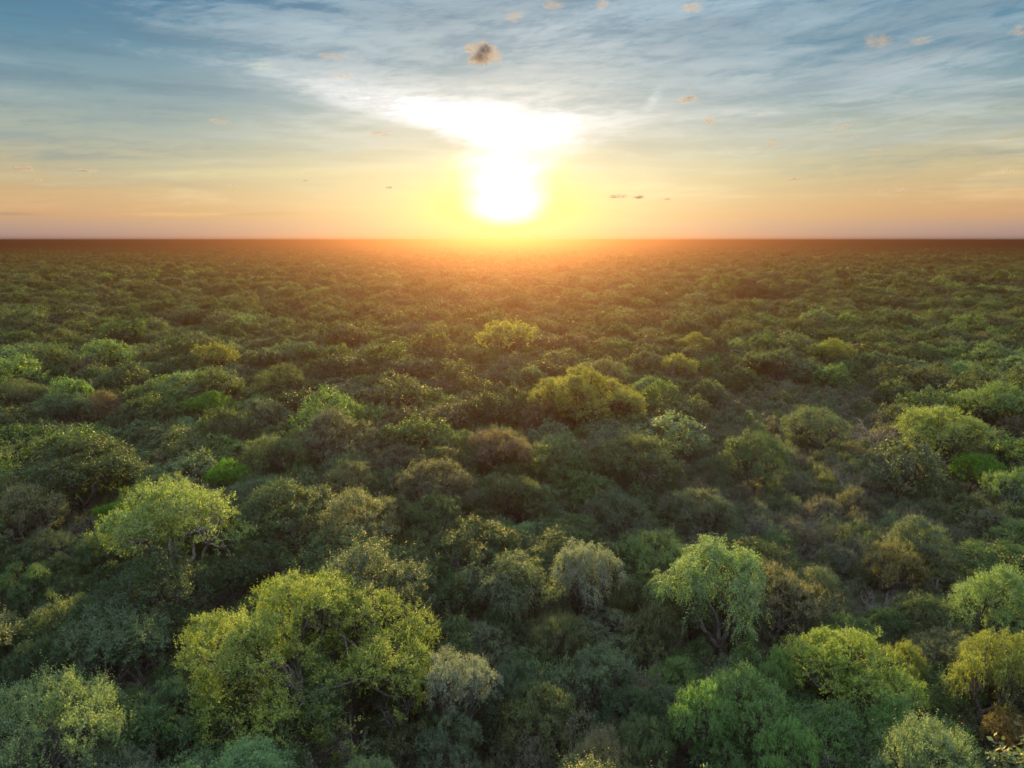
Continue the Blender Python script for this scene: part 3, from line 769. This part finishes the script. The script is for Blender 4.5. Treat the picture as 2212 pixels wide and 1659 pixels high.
def scatter_object(name, label, cat, protos, pts):
    """one object: prototypes and stand points in a single mesh, spread by geometry nodes.
    pts: array columns x y z sx sz rot proto r g b"""
    VV = []; FF = []; TT = []; PID = []; off = 0
    for i, (v, f, t) in enumerate(protos):
        VV.append(v); FF.append(f + off); TT.append(t); PID.append(np.full(len(v), i)); off += len(v)
    npnt = len(pts)
    V = np.concatenate(VV + [pts[:, :3]])
    me = mesh_from(name, V, np.concatenate(FF), mats=(M_LEAF,), tone=np.concatenate(TT))
    pid = np.concatenate(PID + [pts[:, 6]]).astype(np.int32)
    isp = np.zeros(len(V), bool); isp[off:] = True
    def A(n, ty, data, field="value"):
        at = me.attributes.new(n, ty, "POINT"); at.data.foreach_set(field, data)
    A("proto", "INT", pid); A("is_point", "BOOLEAN", isp)
    sc = np.ones((len(V), 3), np.float32); sc[off:, 0] = pts[:, 3]; sc[off:, 1] = pts[:, 3]; sc[off:, 2] = pts[:, 4]
    A("size", "FLOAT_VECTOR", sc.ravel(), "vector")
    ro = np.zeros((len(V), 3), np.float32); ro[off:, 2] = pts[:, 5]; A("turn", "FLOAT_VECTOR", ro.ravel(), "vector")
    ti = np.full((len(V), 3), 0.06, np.float32); ti[off:] = pts[:, 7:10]; A("tint_in", "FLOAT_VECTOR", ti.ravel(), "vector")
    o = poly_object(name, me, "stuff", label, cat)
    ng = bpy.data.node_groups.new(name + "_spread", "GeometryNodeTree")
    ng.interface.new_socket("Geometry", in_out="INPUT", socket_type="NodeSocketGeometry")
    ng.interface.new_socket("Geometry", in_out="OUTPUT", socket_type="NodeSocketGeometry")
    nn = ng.nodes; L = ng.links.new
    gi = nn.new("NodeGroupInput"); go = nn.new("NodeGroupOutput")
    def named(n, ty):
        a = nn.new("GeometryNodeInputNamedAttribute"); a.data_type = ty; a.inputs["Name"].default_value = n
        return [s for s in a.outputs if s.enabled and s.name == "Attribute"][0]
    sepg = nn.new("GeometryNodeSeparateGeometry"); sepg.domain = "POINT"
    L(gi.outputs[0], sepg.inputs["Geometry"]); L(named("is_point", "BOOLEAN"), sepg.inputs["Selection"])
    split = nn.new("GeometryNodeSplitToInstances"); split.domain = "POINT"
    L(sepg.outputs["Inverted"], split.inputs["Geometry"]); L(named("proto", "INT"), split.inputs["Group ID"])
    iop = nn.new("GeometryNodeInstanceOnPoints")
    m2p = nn.new("GeometryNodeMeshToPoints"); L(sepg.outputs["Selection"], m2p.inputs["Mesh"])
    L(m2p.outputs[0], iop.inputs["Points"]); L(split.outputs["Instances"], iop.inputs["Instance"])
    iop.inputs["Pick Instance"].default_value = True
    L(named("proto", "INT"), iop.inputs["Instance Index"])
    L(named("turn", "FLOAT_VECTOR"), iop.inputs["Rotation"]); L(named("size", "FLOAT_VECTOR"), iop.inputs["Scale"])
    st = nn.new("GeometryNodeStoreNamedAttribute"); st.data_type = "FLOAT_VECTOR"; st.domain = "INSTANCE"
    st.inputs["Name"].default_value = "tint"
    L(iop.outputs[0], st.inputs["Geometry"]); L(named("tint_in", "FLOAT_VECTOR"), [s for s in st.inputs if s.name == "Value" and s.enabled][0])
    L(st.outputs[0], go.inputs[0])
    md = o.modifiers.new("spread", "NODES"); md.node_group = ng
    return o

rng = np.random.default_rng(5)
ring = []
for (r0, r1, cell) in ((YMAX, 900.0, 6.0), (900.0, 2600.0, 8.5)):
    n = int(0.5 * (2 * 0.74) * (r1 ** 2 - r0 ** 2) / cell ** 2)
    r = np.sqrt(rng.uniform(r0 ** 2, r1 ** 2, n)); a = rng.uniform(-0.74, 0.74, n)
    ring.append(np.stack([r * np.sin(a), r * np.cos(a), np.full(n, cell)], -1))
ring = np.concatenate(ring)
ring = ring[ring[:, 1] > YMAX * 0.98]
n = len(ring)
cols = np.array([TINT[c] for c in PAL_SHADE])
R = ring[:, 2] * rng.uniform(0.42, 0.95, n); d = np.hypot(ring[:, 0], ring[:, 1])
big = np.sin(ring[:, 0] * 0.012 + 2) * np.sin(ring[:, 1] * 0.009) + rng.normal(0, .4, n)
hh = (3.2 + 1.0 * np.minimum(R, 5.0) * rng.uniform(0.6, 1.35, n)) + 0.9 * np.clip(big, -1, 1.4)
hh = np.where(rng.random(n) < 0.03, hh * 1.35, hh)
lod = np.where(d < 900, rng.integers(0, 4, n) + 5, rng.integers(0, 3, n) + 9)
lod = np.where((d < 420), rng.integers(0, 5, n), lod)
protos = [mesh_arrays(K[k]["crown"]) for k in ("mcloudy0", "mcloudy1", "mround0", "mround1", "mragged0")]
psize = [(K[k]["R"], K[k]["H"]) for k in ("mcloudy0", "mcloudy1", "mround0", "mround1", "mragged0")]
for i, st in enumerate(("cloudy", "round", "ragged", "round")):
    v, f, t, r_, h_ = lod_arrays(101 + i, st, 2000, 0.46, 0.5, 3); protos.append((v, f, t)); psize.append((r_, h_))
for i, st in enumerate(("cloudy", "round", "ragged")):
    v, f, t, r_, h_ = lod_arrays(111 + i, st, 300, 1.05, 0.6, 2); protos.append((v, f, t)); psize.append((r_, h_))
psize = np.array(psize)
tint = cols[rng.integers(0, len(cols), n)] * rng.uniform(0.8, 1.2, (n, 1))
P1 = np.stack([ring[:, 0], ring[:, 1], np.zeros(n), R / psize[lod, 0], hh / psize[lod, 1], rng.uniform(0, 6.28, n), lod, tint[:, 0], tint[:, 1], tint[:, 2]], -1)
# trees of the nearer belt that are not things of their own
name2i = {"mcloudy0": 0, "mcloudy1": 1, "mround0": 2, "mround1": 3, "mragged0": 4}
rows = []
for it in rest:
    if it["cls"] != "tree": continue
    k = it["kind"]
    if k not in name2i: k = {"round": "mround0", "ragged": "mragged0", "weeping": "mround1", "cloudy": "mcloudy0"}[k.rstrip("0123456789")]
    i = name2i[k]
    rows.append([it["x"], it["y"], ground_z(it["x"], it["y"]), it["R"] / psize[i, 0], it["h"] / psize[i, 1], rnd.uniform(0, 6.28), i, *it["tint"]])
P1 = np.concatenate([np.array(rows), P1])
scatter_object("distant_woodland", "unbroken canopy of small green crowns running back to the horizon", "woodland", protos, P1)

bp = [mesh_arrays(K[k]["crown"]) for k in ("bush0", "bush1", "mbush0", "mbush1")]
bn = {"bush0": 0, "bush1": 1, "bush2": 1, "mbush0": 2, "mbush1": 3}
rows = [[it["x"], it["y"], ground_z(it["x"], it["y"]), it["R"] / 1.7, it["h"] / 2.9, rnd.uniform(0, 6.28), bn[it["kind"]], *it["tint"]]
        for it in rest if it["cls"] == "bush"]
scatter_object("undergrowth", "low grey and green scrub filling the gaps between the trees", "undergrowth", bp, np.array(rows))
print("plants:", len(items), "single:", len(single), "far:", len(P1), "scrub:", len(rows))

# the canopy beyond, where crowns can no longer be told apart: a rough sheet at treetop height
rs = np.geomspace(2300, FAR - 100, 150); ths = np.linspace(-0.95, 0.95, 420)
rr, tt = np.meshgrid(rs, ths, indexing="ij")
zc = 5.6 + rng.normal(0, 1.0, rr.shape) * 0.8 + 1.2 * np.sin(tt * 37 + rr * 0.002) * np.sin(rr * 0.0013)
zc[0] = 1.0
k = len(ths); a = np.arange(len(rs) - 1)[:, None] * k; b = np.arange(k - 1)[None]
F = np.stack([a + b, a + b + 1, a + k + b + 1, a + k + b], -1).reshape(-1, 4)[:, ::-1]
poly_object("far_canopy", mesh_from("far_canopy", np.stack([rr * np.sin(tt), rr * np.cos(tt), zc], -1).reshape(-1, 3), F, mats=(far_canopy_material(),), smooth_faces=True),
            "stuff", "dark bluish band of far woodland along the flat horizon", "woodland")

# ------------------------------------------------------------------ small low clouds
def cloud_material():
    m, t, out = new_mat("cloud_puff")
    lw = t.nodes.new("ShaderNodeLayerWeight"); lw.inputs[0].default_value = 0.5
    tco = t.nodes.new("ShaderNodeTexCoord"); obj = N(tco.outputs["Object"])
    f = noise(obj, 3.0, 5.0, 0.6)
    fac = smooth((1.0 - N(lw.outputs["Facing"])) * 0.9 + (f - 0.5) * 1.1, 0.30, 1.1) * 0.32
    df = t.nodes.new("ShaderNodeBsdfDiffuse"); df.inputs[0].default_value = (0.62, 0.56, 0.52, 1)
    tl = t.nodes.new("ShaderNodeBsdfTranslucent"); tl.inputs[0].default_value = (0.32, 0.28, 0.36, 1)
    mx = t.nodes.new("ShaderNodeMixShader"); mx.inputs[0].default_value = 0.60
    t.links.new(df.outputs[0], mx.inputs[1]); t.links.new(tl.outputs[0], mx.inputs[2])
    tp = t.nodes.new("ShaderNodeBsdfTransparent")
    dens = attr("density", "OBJECT")
    ff = fac * N(dens.outputs["Fac"])
    m2 = t.nodes.new("ShaderNodeMixShader"); N.lk(m2.inputs[0], ff)
    t.links.new(tp.outputs[0], m2.inputs[1]); t.links.new(mx.outputs[0], m2.inputs[2])
    t.links.new(m2.outputs[0], out.inputs[0]); return m
M_CLOUD = cloud_material()

def ico(sub=3):
    import bmesh
    bm = bmesh.new(); bmesh.ops.create_icosphere(bm, subdivisions=sub, radius=1.0)
    v = np.array([x.co[:] for x in bm.verts]); f = np.array([[q.index for q in p.verts] for p in bm.faces]); bm.free()
    return v, f
IV, IF = ico(3)
def cloud(x, y, w, h, dens, label, seed, lumps=9):
    i0 = lumps > 20
    r = np.random.default_rng(seed); d = ray(x, y); d = d / np.linalg.norm(d)
    dist = min(30000.0, 1500.0 / max(d[2], 0.04)); c = np.array([0, 0, CAM_Z]) + d * dist
    W = w * 0.5 / FD * dist; H = h * 0.5 / FD * dist
    V = []; Fs = []; off = 0
    for i in range(lumps):
        p = np.array([r.uniform(-0.72, 0.72) * W, r.uniform(-.5, .5) * W, r.uniform(-0.5, 0.5) * H]) if i else np.zeros(3)
        s = (0.75 if i == 0 else r.uniform(0.2, 0.48))
        n = IV + 0.25 * np.sin(IV[:, [1, 2, 0]] * 4 + r.uniform(0, 6, 3)) * np.cos(IV[:, [2, 0, 1]] * 5 + r.uniform(0, 6, 3)) + 0.1 * np.sin(IV[:, [2, 0, 1]] * 11 + r.uniform(0, 6, 3))
        V.append(p + n * np.array([W, W * 0.7, H]) * s); Fs.append(IF + off); off += len(IV)
    # coordinates in units of the cloud's own half width, so that the grain fits its size
    me = mesh_from("cloud", np.concatenate(V) / W, faces3=np.concatenate(Fs), mats=(M_CLOUD,), smooth_faces=True)
    o = poly_object("cloud", me, None, label, "cloud"); o["group"] = "small low clouds"
    o.location = tuple(c); o.scale = (W, W, W); o["density"] = float(dens) * (1.0 if i0 else (1.25 if y > 340 else 0.68))
    o.rotation_euler = (0, 0, -math.atan2(d[0], d[1]))
for i, (x, y, w, h, dn, lb) in enumerate([
    (1041, 115, 76, 54, 0.85, "largest low cloud, dark-centred puff with orange rim above the sun"),
    (1484, 214, 44, 20, 0.80, "bright orange puff high to the side of the sun"),
    (1533, 261, 28, 18, 0.60, "tan puff just under the bright orange puff"),
    (1668, 311, 34, 14, 0.45, "faint double tan puff below the tan one"),
    (1336, 424, 40, 11, 0.80, "ragged reddish flake low beside the yellow glow"),
    (1380, 426, 26, 11, 0.80, "small arched reddish flake beside the ragged reddish one"),
    (1440, 430, 24, 7, 0.40, "tiny pale flake trailing behind the arched reddish flake"),
    (1712, 388, 22, 9, 0.60, "small brown puff alone in the yellow band"),
    (52, 365, 34, 14, 0.55, "grey-brown torn puff above the orange horizon near the sky's shaded edge"),
    (188, 369, 34, 9, 0.60, "flat grey-brown puff beside the torn one"),
    (82, 390, 14, 6, 0.40, "tiny grey speck of cloud under the torn puff"),
    (478, 264, 46, 17, 0.35, "faint pinkish double puff in the plain blue-grey sky"),
    (722, 122, 60, 17, 0.40, "thin pink streaky puff above the bright wedge of cloud"),
    (735, 163, 56, 13, 0.35, "faint pink puff under the thin pink streaky one"),
    (822, 288, 44, 15, 0.50, "salmon puff under the dark streak beside the white glare"),
    (1112, 38, 44, 22, 0.45, "salmon puff at the top above the largest low cloud"),
    (1194, 12, 52, 20, 0.35, "faint salmon puff at the very top edge over the sun"),
    (1300, 10, 26, 24, 0.35, "narrow faint salmon puff at the top edge"),
    (1500, 14, 48, 22, 0.50, "peach-coloured puff at the top edge between blue patches"),
    (1905, 88, 60, 30, 0.35, "dim pink smear above the white lens-shaped cloud"),
    (1986, 88, 44, 16, 0.30, "dimmer pink smear right beside the first one"),
    (2198, 66, 30, 24, 0.35, "faint pink puff at the sky's outer edge"),
    (1814, 276, 48, 14, 0.35, "long dull tan wisp halfway up the sky"),
    (1852, 294, 22, 9, 0.30, "small dull pink puff under the long tan wisp"),
    (1888, 324, 34, 10, 0.30, "thin dull puff in the grey-yellow sky"),
    (2170, 307, 34, 12, 0.30, "dull brown wisp near the outer edge above the yellow band"),
    (2178, 369, 28, 10, 0.35, "dull brown puff near the outer edge in the yellow band"),
    (1906, 412, 14, 7, 0.40, "tiny brown fleck in the orange band"),
    (1950, 410, 50, 10, 0.25, "long faint brown wisp beside the tiny fleck"),
    (840, 405, 16, 8, 0.55, "small tan fleck beside the yellow glow's shaded side"),
    (658, 390, 14, 7, 0.45, "tiny tan fleck in the pale yellow streaks"),
    (501, 401, 18, 6, 0.35, "tiny flat fleck under the pale yellow streak"),
]):
    cloud(x, y, w, h, dn, lb, (300 if i else 347) + i, 30 if i == 0 else 16)

# ------------------------------------------------------------------ haze over the woodland
mz, tz, oz = new_mat("haze")
pv = tz.nodes.new("ShaderNodeVolumePrincipled")
pv.inputs["Color"].default_value = (0.051, 0.027, 0.031, 1); pv.inputs["Density"].default_value = 0.00135  # distance haze; its colour and forward scatter also stand in for lens flare
pv.inputs["Anisotropy"].default_value = 0.82
tz.links.new(pv.outputs[0], oz.inputs["Volume"])
hx, y0, y1, z0, z1 = FAR + 400, -FAR - 400, FAR + 400, -1.6, CAM_Z + 1.0
hv = np.array([(x, y, z) for x in (-hx, hx) for y in (y0, y1) for z in (z0, z1)])
hf = np.array([(0, 1, 3, 2), (4, 6, 7, 5), (0, 4, 5, 1), (2, 3, 7, 6), (0, 2, 6, 4), (1, 5, 7, 3)])
poly_object("haze", mesh_from("haze", hv, hf, mats=(mz,)), "stuff", "thin haze over the woodland, its warm scatter standing in for lens flare", "haze")
